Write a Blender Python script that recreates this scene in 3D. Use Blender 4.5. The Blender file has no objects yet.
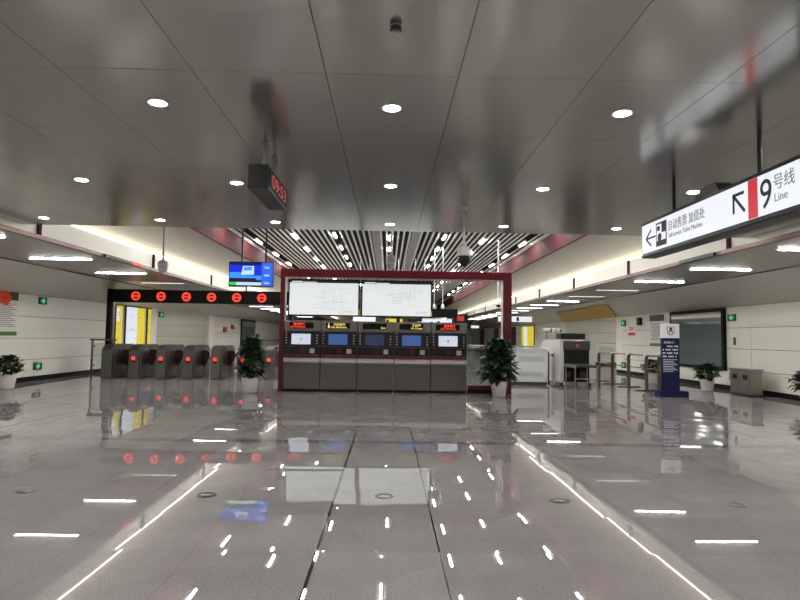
import bpy, bmesh, math, random
from mathutils import Vector, Matrix
random.seed(7)
PI = math.pi
sc = bpy.context.scene
COL = sc.collection

# ------------------------------------------------------------------ materials
def lin(c):
    return tuple(((x / 255) / 12.92 if x / 255 <= .04045 else ((x / 255 + .055) / 1.055) ** 2.4) for x in c) + (1,)

MATS = {}
def mat(name, rgb=(128, 128, 128), rough=.5, metal=0., emit=0., emit_rgb=None, spec=.5, coat=0., trans=0., ior=1.5, var=0., vscale=6.):
    if name in MATS: return MATS[name]
    m = bpy.data.materials.new(name); m.use_nodes = True
    nt = m.node_tree; b = nt.nodes['Principled BSDF']
    b.inputs['Base Color'].default_value = lin(rgb)
    b.inputs['Roughness'].default_value = rough
    b.inputs['Metallic'].default_value = metal
    b.inputs['Specular IOR Level'].default_value = spec
    b.inputs['IOR'].default_value = ior
    b.inputs['Coat Weight'].default_value = coat
    b.inputs['Coat Roughness'].default_value = .05
    b.inputs['Transmission Weight'].default_value = trans
    if emit:
        b.inputs['Base Color'].default_value = tuple(x * .22 for x in lin(rgb)[:3]) + (1,)
        b.inputs['Emission Color'].default_value = lin(emit_rgb or rgb)
        b.inputs['Emission Strength'].default_value = emit
    if var:
        tc = nt.nodes.new('ShaderNodeTexCoord')
        nz = nt.nodes.new('ShaderNodeTexNoise'); nz.inputs['Scale'].default_value = vscale; nz.inputs['Detail'].default_value = 4
        mr = nt.nodes.new('ShaderNodeMapRange'); mr.inputs[3].default_value = 1 - var; mr.inputs[4].default_value = 1 + var
        mx = nt.nodes.new('ShaderNodeVectorMath'); mx.operation = 'SCALE'; mx.inputs[0].default_value = lin(rgb)[:3]
        nt.links.new(tc.outputs['Object'], nz.inputs['Vector'])
        nt.links.new(nz.outputs['Fac'], mr.inputs[0]); nt.links.new(mr.outputs[0], mx.inputs['Scale'])
        nt.links.new(mx.outputs[0], b.inputs['Base Color'])
        mr2 = nt.nodes.new('ShaderNodeMapRange'); mr2.inputs[3].default_value = max(.02, rough - .05); mr2.inputs[4].default_value = min(1, rough + .05)
        nt.links.new(nz.outputs['Fac'], mr2.inputs[0]); nt.links.new(mr2.outputs[0], b.inputs['Roughness'])
    MATS[name] = m
    return m

def floor_material():
    m = bpy.data.materials.new('polished_granite'); m.use_nodes = True
    nt = m.node_tree; N = nt.nodes; L = nt.links
    b = N['Principled BSDF']
    geo = N.new('ShaderNodeNewGeometry')
    sep = N.new('ShaderNodeSeparateXYZ'); L.new(geo.outputs['Position'], sep.inputs[0])
    def math_(op, a, c=None, v=None):
        n = N.new('ShaderNodeMath'); n.operation = op
        for i, x in enumerate((a, c)):
            if x is None: continue
            if isinstance(x, (int, float)): n.inputs[i].default_value = x
            else: L.new(x, n.inputs[i])
        return n.outputs[0]
    X, Y = sep.outputs[0], sep.outputs[1]
    T = .8
    fx = math_('DIVIDE', math_('ADD', X, .4 + .04), T); fy = math_('DIVIDE', Y, T)
    ix = math_('FLOOR', fx); iy = math_('FLOOR', fy)
    comb = N.new('ShaderNodeCombineXYZ'); L.new(ix, comb.inputs[0]); L.new(iy, comb.inputs[1])
    wn = N.new('ShaderNodeTexWhiteNoise'); wn.noise_dimensions = '2D'; L.new(comb.outputs[0], wn.inputs['Vector'])
    # joints between the slabs
    def joint(f, w):
        fr = math_('FRACT', f)
        d = math_('MINIMUM', fr, math_('SUBTRACT', 1., fr))
        return math_('LESS_THAN', d, w)
    j = math_('MAXIMUM', joint(fx, .0026), joint(fy, .0026))
    # two open expansion joints running the length of the hall near the middle
    def line(at, w, until):
        nz = N.new('ShaderNodeTexNoise'); nz.inputs['Scale'].default_value = 2.2; L.new(geo.outputs['Position'], nz.inputs['Vector'])
        ww = math_('MULTIPLY', nz.outputs['Fac'], w * 2)
        a = math_('LESS_THAN', math_('ABSOLUTE', math_('SUBTRACT', X, at)), ww)
        return math_('MULTIPLY', a, math_('LESS_THAN', Y, until))
    ej = math_('MAXIMUM', line(-.44, .011, 9.), line(.36, .007, 9.))
    # a darker cross band of stone
    band = math_('LESS_THAN', math_('ABSOLUTE', math_('SUBTRACT', Y, 8.05)), .11)
    # granite speckle
    vo = N.new('ShaderNodeTexVoronoi'); vo.inputs['Scale'].default_value = 130; L.new(geo.outputs['Position'], vo.inputs['Vector'])
    n1 = N.new('ShaderNodeTexNoise'); n1.inputs['Scale'].default_value = 95; n1.inputs['Detail'].default_value = 5; n1.inputs['Roughness'].default_value = .75
    L.new(geo.outputs['Position'], n1.inputs['Vector'])
    ramp = N.new('ShaderNodeValToRGB'); L.new(n1.outputs['Fac'], ramp.inputs[0])
    e = ramp.color_ramp.elements
    e[0].position = .34; e[0].color = lin((116, 112, 111)); e[1].position = .66; e[1].color = lin((168, 164, 162))
    sp = N.new('ShaderNodeMix'); sp.data_type = 'RGBA'; sp.blend_type = 'MULTIPLY'; sp.inputs[0].default_value = .08
    L.new(ramp.outputs[0], sp.inputs[6]); L.new(vo.outputs['Color'], sp.inputs[7])
    # tile to tile tone, stains
    n2 = N.new('ShaderNodeTexNoise'); n2.inputs['Scale'].default_value = .9; n2.inputs['Detail'].default_value = 6; n2.inputs['Roughness'].default_value = .65
    L.new(geo.outputs['Position'], n2.inputs['Vector'])
    st = N.new('ShaderNodeMapRange'); st.inputs[1].default_value = .3; st.inputs[2].default_value = .7; st.inputs[3].default_value = .86; st.inputs[4].default_value = 1.1
    L.new(n2.outputs['Fac'], st.inputs[0])
    tn = math_('ADD', math_('MULTIPLY', wn.outputs['Value'], .1), .95)
    tone = math_('MULTIPLY', st.outputs[0], tn)
    dark = math_('SUBTRACT', 1., math_('MULTIPLY', j, .28))
    dark = math_('MULTIPLY', dark, math_('SUBTRACT', 1., math_('MULTIPLY', ej, .8)))
    dark = math_('MULTIPLY', dark, math_('SUBTRACT', 1., math_('MULTIPLY', band, .3)))
    tone = math_('MULTIPLY', tone, dark)
    fin = N.new('ShaderNodeVectorMath'); fin.operation = 'SCALE'; L.new(sp.outputs[2], fin.inputs[0]); L.new(tone, fin.inputs['Scale'])
    # each slab lies very slightly out of level
    cs = N.new('ShaderNodeVectorMath'); cs.operation = 'SUBTRACT'; L.new(wn.outputs['Color'], cs.inputs[0]); cs.inputs[1].default_value = (.5, .5, .5)
    sc_ = N.new('ShaderNodeVectorMath'); sc_.operation = 'MULTIPLY'; L.new(cs.outputs[0], sc_.inputs[0]); sc_.inputs[1].default_value = (.017, .007, 0)
    n3 = N.new('ShaderNodeTexNoise'); n3.inputs['Scale'].default_value = 1.6; n3.inputs['Detail'].default_value = 1.; L.new(geo.outputs['Position'], n3.inputs['Vector'])
    c3 = N.new('ShaderNodeVectorMath'); c3.operation = 'SUBTRACT'; L.new(n3.outputs['Color'], c3.inputs[0]); c3.inputs[1].default_value = (.5, .5, .5)
    s3 = N.new('ShaderNodeVectorMath'); s3.operation = 'MULTIPLY'; L.new(c3.outputs[0], s3.inputs[0]); s3.inputs[1].default_value = (.0014, .0009, 0)
    ad = N.new('ShaderNodeVectorMath'); ad.operation = 'ADD'; L.new(sc_.outputs[0], ad.inputs[0]); L.new(s3.outputs[0], ad.inputs[1])
    a2 = N.new('ShaderNodeVectorMath'); a2.operation = 'ADD'; L.new(ad.outputs[0], a2.inputs[0]); a2.inputs[1].default_value = (0, 0, 1)
    nm = N.new('ShaderNodeVectorMath'); nm.operation = 'NORMALIZE'; L.new(a2.outputs[0], nm.inputs[0])
    # worn polish: the mirror part grows only mildly towards grazing view and is patchy
    N.remove(b)
    df = N.new('ShaderNodeBsdfDiffuse'); L.new(fin.outputs[0], df.inputs['Color'])
    gl = N.new('ShaderNodeBsdfAnisotropic'); L.new(nm.outputs[0], gl.inputs['Normal'])
    n4 = N.new('ShaderNodeTexNoise'); n4.inputs['Scale'].default_value = 2.3; n4.inputs['Detail'].default_value = 7; n4.inputs['Roughness'].default_value = .7
    L.new(geo.outputs['Position'], n4.inputs['Vector'])
    rr = N.new('ShaderNodeMapRange'); rr.inputs[1].default_value = .35; rr.inputs[2].default_value = .75; rr.inputs[3].default_value = .001; rr.inputs[4].default_value = .006
    L.new(n4.outputs['Fac'], rr.inputs[0]); L.new(rr.outputs[0], gl.inputs['Roughness'])
    lw = N.new('ShaderNodeLayerWeight'); lw.inputs['Blend'].default_value = .5
    fr = math_('ADD', math_('MULTIPLY', lw.outputs['Facing'], .43), math_('MULTIPLY', math_('MAXIMUM', math_('SUBTRACT', lw.outputs['Facing'], .7), 0.), .85))
    wear = N.new('ShaderNodeMapRange'); wear.inputs[1].default_value = .3; wear.inputs[2].default_value = .7; wear.inputs[3].default_value = 1.12; wear.inputs[4].default_value = .86
    L.new(n4.outputs['Fac'], wear.inputs[0])
    fr = math_('MULTIPLY', fr, wear.outputs[0])
    mxs = N.new('ShaderNodeMixShader'); L.new(fr, mxs.inputs[0]); L.new(df.outputs[0], mxs.inputs[1]); L.new(gl.outputs[0], mxs.inputs[2])
    L.new(mxs.outputs[0], N['Material Output'].inputs['Surface'])
    return m

def wall_material():
    m = bpy.data.materials.new('enamel_wall_panel'); m.use_nodes = True
    nt = m.node_tree; N = nt.nodes; L = nt.links; b = N['Principled BSDF']
    geo = N.new('ShaderNodeNewGeometry')
    n = N.new('ShaderNodeTexNoise'); n.inputs['Scale'].default_value = .8; n.inputs['Detail'].default_value = 3; L.new(geo.outputs['Position'], n.inputs['Vector'])
    r = N.new('ShaderNodeValToRGB'); L.new(n.outputs['Fac'], r.inputs[0])
    r.color_ramp.elements[0].color = lin((214, 212, 199)); r.color_ramp.elements[1].color = lin((226, 224, 212))
    L.new(r.outputs[0], b.inputs['Base Color'])
    b.inputs['Roughness'].default_value = .28
    return m

M_FLOOR = floor_material(); M_WALL = wall_material()
M_CANOPY = mat('satin_aluminium_ceiling', (168, 167, 159), .19, .78, var=.03, vscale=1.1)
M_GAP = mat('shadow_gap', (40, 38, 37), .8)
M_SIDE = mat('grey_side_ceiling', (150, 148, 142), .32, .7)
M_COVE = mat('grey_cove_metal', (198, 195, 183), .42, .2, var=.05, vscale=.9)
M_VAULT = mat('cream_vault', (162, 159, 146), .5)
M_FASC = mat('white_fascia', (228, 225, 210), .4)
M_RED = mat('oxblood_red_paint', (86, 17, 26), .4, spec=.3)
M_REDCEIL = mat('dark_red_ceiling_trim', (64, 18, 20), .75, spec=.15)
M_BROWN = mat('brown_metal_lip', (92, 62, 54), .35, .5)
M_SLAT = mat('white_slat', (244, 242, 238), .4)
M_VOID = mat('black_ceiling_void', (4, 4, 4), .9)
M_BLACK = mat('satin_black', (13, 13, 14), .4, spec=.3)
M_BLACKM = mat('matt_black', (8, 8, 9), .7, spec=.2)
M_DGREY = mat('dark_grey', (48, 47, 46), .45)
M_STEEL = mat('brushed_steel', (150, 146, 138), .3, .9, var=.05, vscale=14)
M_GATE = mat('gate_steel', (80, 77, 70), .4, .45, var=.05, vscale=9)
M_GATEF = mat('gate_front_grey', (84, 82, 75), .45, .25)
M_RAIL = mat('rail_steel', (120, 112, 102), .3, .9)
M_WHITE = mat('white_enamel', (225, 225, 222), .4)
M_OFFW = mat('offwhite_machine', (190, 187, 179), .45)
M_CABW = mat('cabinet_white', (212, 214, 214), .4)
M_GREYP = mat('light_grey_plastic', (178, 176, 172), .45)
M_NAVY = mat('navy_board', (15, 14, 66), .45, spec=.3)
M_GOLD = mat('gold_panel', (178, 138, 0), .35, 0., spec=.25)
M_TAUPE = mat('taupe_steel', (86, 83, 76), .45, .25, var=.03)
M_TVMG = mat('warm_grey_steel', (112, 107, 100), .45, .25)
M_LEDGE = mat('pale_ledge', (176, 171, 168), .35, .3)
M_BEZEL = mat('aubergine_bezel', (24, 19, 28), .4, spec=.25)
M_GLASS = mat('clear_glass', (222, 232, 228), .03, trans=1., ior=1.45)
M_DGLASS = mat('dark_screen_glass', (96, 110, 108), .05, spec=.8, coat=.5)
M_LEAF = mat('dark_leaf', (26, 46, 26), .45, var=.35, vscale=5)
M_LEAF2 = mat('mid_green_leaf', (40, 70, 32), .42, var=.3, vscale=5)
M_STEM = mat('brown_stem', (70, 60, 42), .7)
M_SOIL = mat('soil', (38, 30, 24), .9)
M_POT = mat('white_pot', (214, 212, 206), .35)
M_FLAP = mat('dark_red_acrylic', (46, 13, 17), .3, spec=.3)
M_YEL = mat('yellow_print', (236, 214, 40), .4)
# things that give off light
E_DOWN = mat('downlight_glow', (255, 250, 244), emit=275., emit_rgb=(255, 253, 251))
E_BAR = mat('led_bar_glow', (255, 252, 246), emit=115., emit_rgb=(255, 253, 251))
E_TUBE = mat('tube_glow', (255, 252, 248), emit=84., emit_rgb=(255, 253, 251))
E_TDIM = mat('dim_tube_glow', (255, 252, 248), emit=1.2, emit_rgb=(255, 253, 251))
E_TFAR = mat('far_tube_glow', (255, 252, 248), emit=9., emit_rgb=(255, 253, 251))
E_COVE = mat('cove_led_glow', (255, 244, 224), emit=4., emit_rgb=(255, 246, 232))
E_BOARD = mat('lit_map_board', (240, 246, 244), emit=.50, emit_rgb=(242, 247, 246))
E_SIGN = mat('lit_sign_face', (240, 242, 246), emit=.59, emit_rgb=(236, 239, 248))
E_ADW = mat('lit_white_poster', (238, 240, 248), emit=.5, emit_rgb=(236, 240, 250))
E_ADY = mat('lit_yellow_poster', (240, 222, 60), emit=.42, emit_rgb=(250, 226, 50))
E_RED = mat('red_led', (255, 60, 40), emit=.95, emit_rgb=(255, 62, 40))
E_REDD = mat('red_led_dim', (200, 50, 50), emit=.3, emit_rgb=(236, 60, 60))
E_AMB = mat('amber_led', (250, 230, 120), emit=.7, emit_rgb=(248, 226, 120))
E_GRN = mat('green_exit_glow', (60, 220, 130), emit=.5, emit_rgb=(60, 226, 140))
E_WSCR = mat('white_screen', (220, 226, 240), emit=.48, emit_rgb=(222, 230, 246))
E_BSCR = mat('blue_screen', (58, 86, 132), emit=.35, emit_rgb=(70, 110, 180))
E_NSCR = mat('navy_screen', (40, 52, 78), emit=.14, emit_rgb=(60, 84, 140))
E_TVB = mat('tv_blue', (20, 50, 220), emit=.6, emit_rgb=(14, 40, 226))
E_TVC = mat('tv_cyan', (70, 160, 240), emit=.6, emit_rgb=(60, 150, 245))
E_TVM = mat('tv_mid_blue', (50, 110, 240), emit=.56, emit_rgb=(50, 105, 240))
E_TVW = mat('tv_pale', (200, 230, 245), emit=.6, emit_rgb=(200, 230, 246))
E_TVN = mat('tv_navy', (10, 16, 70), emit=.3, emit_rgb=(16, 22, 90))
E_TVG = mat('tv_green', (70, 220, 80), emit=.56, emit_rgb=(70, 220, 80))

# ------------------------------------------------------------------ mesh building
class MB:
    def __init__(s): s.v = []; s.f = []; s.mi = []; s.mats = []; s.sm = []
    def _m(s, m):
        if m not in s.mats: s.mats.append(m)
        return s.mats.index(m)
    def add(s, vs, fs, m, smooth=False):
        b = len(s.v); s.v += [tuple(v) for v in vs]; k = s._m(m)
        for f in fs: s.f.append([b + i for i in f]); s.mi.append(k); s.sm.append(smooth)
        return s
    def box(s, x0, x1, y0, y1, z0, z1, m):
        vs = [(x, y, z) for z in (z0, z1) for y in (y0, y1) for x in (x0, x1)]
        return s.add(vs, [(0, 2, 3, 1), (4, 5, 7, 6), (0, 1, 5, 4), (2, 6, 7, 3), (0, 4, 6, 2), (1, 3, 7, 5)], m)
    def rbox(s, x0, x1, y0, y1, z0, z1, m, r=.01, seg=2):
        bm = bmesh.new(); bmesh.ops.create_cube(bm, size=1)
        for v in bm.verts:
            v.co = Vector(((x0 + x1) / 2 + v.co.x * (x1 - x0), (y0 + y1) / 2 + v.co.y * (y1 - y0), (z0 + z1) / 2 + v.co.z * (z1 - z0)))
        bmesh.ops.bevel(bm, geom=bm.edges[:], offset=r, segments=seg, affect='EDGES', profile=.5)
        bm.verts.index_update()
        s.add([v.co[:] for v in bm.verts], [[v.index for v in f.verts] for f in bm.faces], m); bm.free()
        return s
    def prism(s, pts, axis, a, b, m, smooth=False):
        # pts: 2D outline; axis 'x': pts=(y,z); 'y': pts=(x,z); 'z': pts=(x,y)
        def P(p, t): return {'x': (t, p[0], p[1]), 'y': (p[0], t, p[1]), 'z': (p[0], p[1], t)}[axis]
        n = len(pts); vs = [P(p, a) for p in pts] + [P(p, b) for p in pts]
        fs = [tuple(range(n))[::-1], tuple(range(n, 2 * n))] + [(i, (i + 1) % n, n + (i + 1) % n, n + i) for i in range(n)]
        s.add(vs, fs, m, smooth)
        return s
    def tube(s, path, r, m, n=10, caps=True, smooth=True):
        path = [Vector(p) for p in path]; rings = []
        up = Vector((0, 0, 1)); prev = None
        for i, p in enumerate(path):
            t = ((path[min(i + 1, len(path) - 1)] - p).normalized() + (p - path[max(i - 1, 0)]).normalized())
            t = t.normalized() if t.length > 1e-6 else Vector((0, 0, 1))
            if prev is None:
                a = t.cross(up) if abs(t.dot(up)) < .95 else t.cross(Vector((1, 0, 0)))
            else: a = prev - t * prev.dot(t)
            a.normalize(); prev = a; bb = t.cross(a)
            rr = r[i] if isinstance(r, (list, tuple)) else r
            rings.append([p + (a * math.cos(2 * PI * k / n) + bb * math.sin(2 * PI * k / n)) * rr for k in range(n)])
        vs = [v for g in rings for v in g]; fs = []
        for i in range(len(rings) - 1):
            for k in range(n): fs.append((i * n + k, i * n + (k + 1) % n, (i + 1) * n + (k + 1) % n, (i + 1) * n + k))
        s.add(vs, fs, m, smooth)
        if caps:
            s.add(rings[0], [tuple(range(n))[::-1]], m); s.add(rings[-1], [tuple(range(n))], m)
        return s
    def lathe(s, prof, c, m, n=28, smooth=True):
        vs = []; fs = []
        for (r, z) in prof:
            for k in range(n): vs.append((c[0] + r * math.cos(2 * PI * k / n), c[1] + r * math.sin(2 * PI * k / n), c[2] + z))
        for i in range(len(prof) - 1):
            for k in range(n): fs.append((i * n + k, i * n + (k + 1) % n, (i + 1) * n + (k + 1) % n, (i + 1) * n + k))
        fs.append(tuple(range(n))[::-1]); fs.append(tuple(range((len(prof) - 1) * n, len(prof) * n)))
        return s.add(vs, fs, m, smooth)
    def ring(s, c, r0, r1, ax, depth, m, n=28):
        # flat ring facing along ax ('y','x','z')
        def P(u, w, t): return {'y': (c[0] + u, c[1] + t, c[2] + w), 'x': (c[0] + t, c[1] + u, c[2] + w), 'z': (c[0] + u, c[1] + w, c[2] + t)}[ax]
        vs = []; fs = []
        for k in range(n):
            a = 2 * PI * k / n
            for (r, t) in ((r0, 0), (r1, 0), (r1, depth), (r0, depth)): vs.append(P(r * math.cos(a), r * math.sin(a), t))
        for k in range(n):
            q = (k + 1) % n
            for e in range(4): fs.append((k * 4 + e, k * 4 + (e + 1) % 4, q * 4 + (e + 1) % 4, q * 4 + e))
        return s.add(vs, fs, m)
    def build(s, name, parent=None, off=(0, 0, 0)):
        me = bpy.data.meshes.new(name)
        me.from_pydata([(v[0] - off[0], v[1] - off[1], v[2] - off[2]) for v in s.v], [], s.f)
        for m in s.mats: me.materials.append(m)
        me.polygons.foreach_set('material_index', s.mi)
        me.polygons.foreach_set('use_smooth', s.sm)
        bm = bmesh.new(); bm.from_mesh(me); bmesh.ops.recalc_face_normals(bm, faces=bm.faces[:]); bm.to_mesh(me); bm.free()
        me.update()
        o = bpy.data.objects.new(name, me); COL.objects.link(o)
        if parent is not None: o.parent = parent
        elif off != (0, 0, 0): o.location = off
        return o

def text(name, body, size, m, parent, loc, rot, width=None, align='LEFT', bold=0.):
    cu = bpy.data.curves.new(name, 'FONT'); cu.body = body; cu.size = size; cu.extrude = .001; cu.align_x = align; cu.offset = bold
    o = bpy.data.objects.new(name, cu); COL.objects.link(o)
    bpy.context.view_layer.update()
    dg = bpy.context.evaluated_depsgraph_get()
    me = bpy.data.meshes.new_from_object(o.evaluated_get(dg))
    COL.objects.unlink(o); bpy.data.objects.remove(o)
    if width:
        xs = [v.co.x for v in me.vertices]; w = max(xs) - min(xs)
        if w > 0:
            k = width / w
            for v in me.vertices: v.co.x *= k
    me.materials.clear(); me.materials.append(m)
    t = bpy.data.objects.new(name, me); COL.objects.link(t)
    t.parent = parent; t.location = loc; t.rotation_euler = rot
    return t
FACE_Y = (PI / 2, 0, 0)          # readable when looking along +Y
FACE_L = (PI / 2, 0, -PI / 2)    # on a face turned to -X
FACE_R = (PI / 2, 0, PI / 2)     # on a face turned to +X

def tag(o, label=None, cat=None, group=None, kind=None):
    if label: o['label'] = label
    if cat: o['category'] = cat
    if group: o['group'] = group
    if kind: o['kind'] = kind
    return o
def thing(name, loc, label, cat, group=None, rz=0):
    o = bpy.data.objects.new(name, None); COL.objects.link(o); o.location = loc; o.rotation_euler = (0, 0, rz); o.empty_display_size = .1
    return tag(o, label, cat, group)
def struct(mb, name): return tag(mb.build(name), kind='structure')
def kids(o): return [c for c in bpy.data.objects if c.parent == o]
def copy_tree(o, parent=None, ch=None):
    c = o.copy(); COL.objects.link(c)
    if parent is not None: c.parent = parent
    for k in kids(o):
        copy_tree(k, c)
    return c
ORD = ['nearest', 'second', 'third', 'fourth', 'fifth', 'sixth', 'seventh', 'eighth', 'ninth', 'tenth', 'eleventh', 'twelfth', 'thirteenth', 'fourteenth', 'fifteenth', 'sixteenth', 'seventeenth', 'eighteenth']
FIRST = ['leftmost', 'second', 'third', 'fourth', 'fifth', 'sixth', 'seventh']

# ------------------------------------------------------------------ the setting
YB, YE = -7., 72.          # back of the hall behind the viewer, far end
ZC = 3.13                  # low front ceiling
YC = 9.78                  # its front edge
ZS = 4.7                   # slatted ceiling
ZL = 3.0                   # low side ceilings
struct(MB().box(-15, 15, YB, YE, -.2, 0, M_FLOOR), 'floor')

# front ceiling: aluminium panels .88 x 1.18 with open joints
cm = MB()
cm.box(-6, 6, YB, YC, ZC + .012, ZC + .12, M_GAP)
xs = [-6] + [-5.72 + .88 * i for i in range(14)] + [6]
ys = [YB] + [YC - 1.18 * i for i in range(14, 0, -1)] + [YC]
for i in range(len(xs) - 1):
    for j in range(len(ys) - 1):
        gx, gy = .002, .0018
        cm.box(xs[i] + gx, xs[i + 1] - gx, ys[j] + gy, ys[j + 1] - (gy if j < len(ys) - 2 else 0), ZC, ZC + .02, M_CANOPY)
cm.box(-6, 6, YC - .02, YC, ZC + .02, ZS + .45, M_VAULT)
struct(cm, 'ceiling')

# slatted ceiling with black void above
sm = MB()
sm.box(-5.05, 5.05, YC, 62, ZS + .35, ZS + .42, M_VOID)
n = 54
for i in range(n):
    x = -4.95 + i * 9.9 / (n - 1)
    if min(abs(x - a) for a in (-4.63, -3.16, -1.8, 0, 1.8, 3.16, 4.63)) < .075: continue
    sm.box(x - .032, x + .032, YC, 62, ZS, ZS + .025, M_SLAT)
for x in (-.45, .85): sm.box(x - .13, x + .13, YC, 62, ZS - .03, ZS + .09, M_GREYP)
struct(sm, 'ceiling_slatted')

for s, nm in ((-1, 'left'), (1, 'right')):
    # red trim between slats and vault, the vault, fascia with light ledge, side ceiling, cove
    rm = MB()
    rm.box(*sorted((s * 5.05, s * 5.12)), YC, 62, 4.1, ZS + .42, M_REDCEIL)
    rm.box(*sorted((s * 5.0, s * 5.05)), YC, 62, ZS - .02, ZS + .01, M_SLAT)
    struct(rm, 'trim_red_' + nm)
    vm = MB()
    prof = []
    for k in range(9):
        t = k / 8; a = t * PI / 2
        # gentle curve from the red trim down to the light ledge
        prof.append((5.1 + 1.15 * (t + .10 * math.sin(PI * t)), 4.12 - .74 * (t - .08 * math.sin(PI * t))))
    outer = [(x + .06, z + .06) for x, z in prof[::-1]]
    vm.prism([(s * x, z) for x, z in prof + outer], 'y', YC, YE, M_VAULT)
    struct(vm, 'ceiling_vault_' + nm)
    fm = MB()
    fm.box(*sorted((s * 6.0, s * 6.05)), YB, YE, ZL + .03, 3.40, M_FASC)
    fm.box(*sorted((s * 6.05, s * 6.3)), YB, YE, 3.3, 3.34, M_FASC)
    struct(fm, 'trim_fascia_' + nm)
    struct(MB().box(*sorted((s * 5.975, s * 6.07)), YB, YE, ZL - .03, ZL + .04, M_BROWN).box(*sorted((s * 6.07, s * 6.2)), YB, YE, ZL - .012, ZL + .03, M_VAULT), 'trim_lip_' + nm)
    sd = MB()
    x = 6.2
    while x < 8.4:
        sd.box(*sorted((s * (x + .004), s * min(x + .296, 8.45))), YB, YE, ZL, ZL + .03, M_SIDE); x += .3
    sd.box(*sorted((s * 6.05, s * 8.6)), YB, YE, ZL + .02, ZL + .06, M_GAP)
    struct(sd, 'ceiling_side_' + nm)
    cv = MB()
    cv.box(*sorted((s * 8.45, s * 8.49)), YB, YE, ZL - .025, ZL + .03, M_BROWN)
    cp = [(8.47, 3.0), (8.75, 2.885), (9.2, 2.70), (9.6, 2.55), (9.86, 2.46), (10.0, 2.42), (10.0, 2.5), (8.6, 3.06)]
    cv.prism([(s * a, z) for a, z in cp], 'y', YB, YE, M_COVE)
    struct(cv, 'ceiling_cove_' + nm)
    # panelled wall with an opening to a side passage between Y 26.1 and 33.9
    wm = MB()
    joints = [-7, -4.6, -2.2, .2, 2.6, 5.0, 7.4, 9.8, 12.1, 16.36, 20.96, 26.1, 33.9, 38.5, 43., 47.5, 52., 56.5, 61., 65.5, 72.] if s > 0 else \
             [-7, -4.6, -2.2, .2, 2.6, 5.0, 7.4, 9.8, 12.1, 15.2, 21.6, 26.1, 33.9, 38.5, 43., 47.5, 52., 56.5, 61., 65.5, 72.]
    for k in range(len(joints) - 1):
        a, b_ = joints[k], joints[k + 1]
        if abs(a - 26.1) < .01: continue
        for z0, z1 in ((.12, .6), (.6, 1.2), (1.2, 1.8), (1.8, 2.42)):
            wm.box(*sorted((s * 10., s * 10.03)), a + .006, b_ - .006, z0 + .006, z1 - .006, M_WALL)
        wm.box(*sorted((s * 10.02, s * 10.1)), a, b_, 0, 2.46, M_GAP)
    # passage: far wall facing the hall, back wall, soffit and header
    for z0, z1 in ((.12, .6), (.6, 1.2), (1.2, 1.8), (1.8, 2.46)):
        wm.box(*sorted((s * 10.1, s * 14.5)), 33.8, 33.9, z0 + .006, z1 - .006, M_WALL)
        wm.box(*sorted((s * 10.1, s * 14.5)), 26.1, 26.2, z0 + .006, z1 - .006, M_WALL)
        wm.box(*sorted((s * 14.5, s * 14.6)), 26.1, 33.9, z0 + .006, z1 - .006, M_WALL)
    wm.box(*sorted((s * 9.99, s * 10.12)), 33.7, 34.6, .12, 2.42, M_FASC)
    wm.box(*sorted((s * 9.99, s * 10.12)), 25.4, 26.12, .12, 2.42, M_FASC)
    wm.box(*sorted((s * 10.0, s * 14.6)), 26.0, 34.0, 2.46, 2.54, M_WALL)
    struct(wm, 'wall_' + nm)
    bb = MB()
    for a, b_ in ((YB, 26.1), (33.9, YE)): bb.box(*sorted((s * 9.98, s * 10.02)), a, b_, 0, .13, M_BLACKM)
    bb.box(*sorted((s * 10, s * 14.5)), 33.77, 33.8, 0, .13, M_BLACKM)
    struct(bb, 'baseboard_' + nm)

struct(MB().box(-10.1, 10.1, YB - .1, YB, 0, 3.3, M_WALL), 'wall_back')
ew = MB()
ew.box(-10.1, 10.1, YE, YE + .1, 0, 5.2, M_WALL)
ew.box(-5.2, 5.2, 62, 62.1, 3.9, 5.2, M_VAULT)
for x in (-7.6, -3, 3, 7.6): ew.box(x - .9, x + .9, YE - .03, YE, 0, 2.3, M_DGREY)
struct(ew, 'wall_far')
# doors in the far stretch of the right wall
for k, (a, b_) in enumerate(((46.8, 49.0), (54.2, 56.3), (62.3, 65.))):
    d = MB().box(9.965, 10.0, a, b_, 0, 2.3, M_DGREY); struct(d, 'door_%d' % (k + 1))

# gold panel on the cove above the right passage
gp = MB()
u = Vector((-.36, 0, -.93)).normalized()
tl = [(8.80, 23.9, 2.845), (8.86, 31.4, 2.82), (9.99, 34.1, 2.405), (9.90, 25.8, 2.43)]
vs = [Vector(p) + u * .02 for p in tl] + [Vector(p) + u * .05 for p in tl]
gp.add(vs, [(3, 2, 1, 0), (4, 5, 6, 7)] + [(i, (i + 1) % 4, 4 + (i + 1) % 4, 4 + i) for i in range(4)], M_GOLD)
tag(gp.build('gold_ceiling_panel'), 'glossy gold panel slanting above the right side passage opening', 'panel')

# cove light strips
for s, nm in ((-1, 'left'), (1, 'right')):
    o = MB().box(*sorted((s * 5.985, s * 6.012)), YC + .02, YE - .2, 3.402, 3.43, E_COVE).box(*sorted((s * 6.07, s * 6.16)), YC + .02, YE - .2, 3.342, 3.36, E_COVE).build('cove_light_strip')
    tag(o, 'long glowing LED strip along the top of the %s fascia' % nm, 'light', 'cove light strips')
# red joint posts on the fascia
for s, nm, y0, dy in ((-1, 'left', 10.28, 5.0), (1, 'right', 10.4, 4.42)):
    for k in range(9):
        y = y0 + dy * k
        o = MB().box(*sorted((s * 5.97, s * 6.0)), y - .05, y + .05, ZL + .04, 3.40, M_REDCEIL).build('fascia_joint_strip')
        tag(o, 'dark red upright joint strip, %s along the %s white fascia' % (ORD[k], nm), 'joint strip', 'red joint strips on the fascias')

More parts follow.
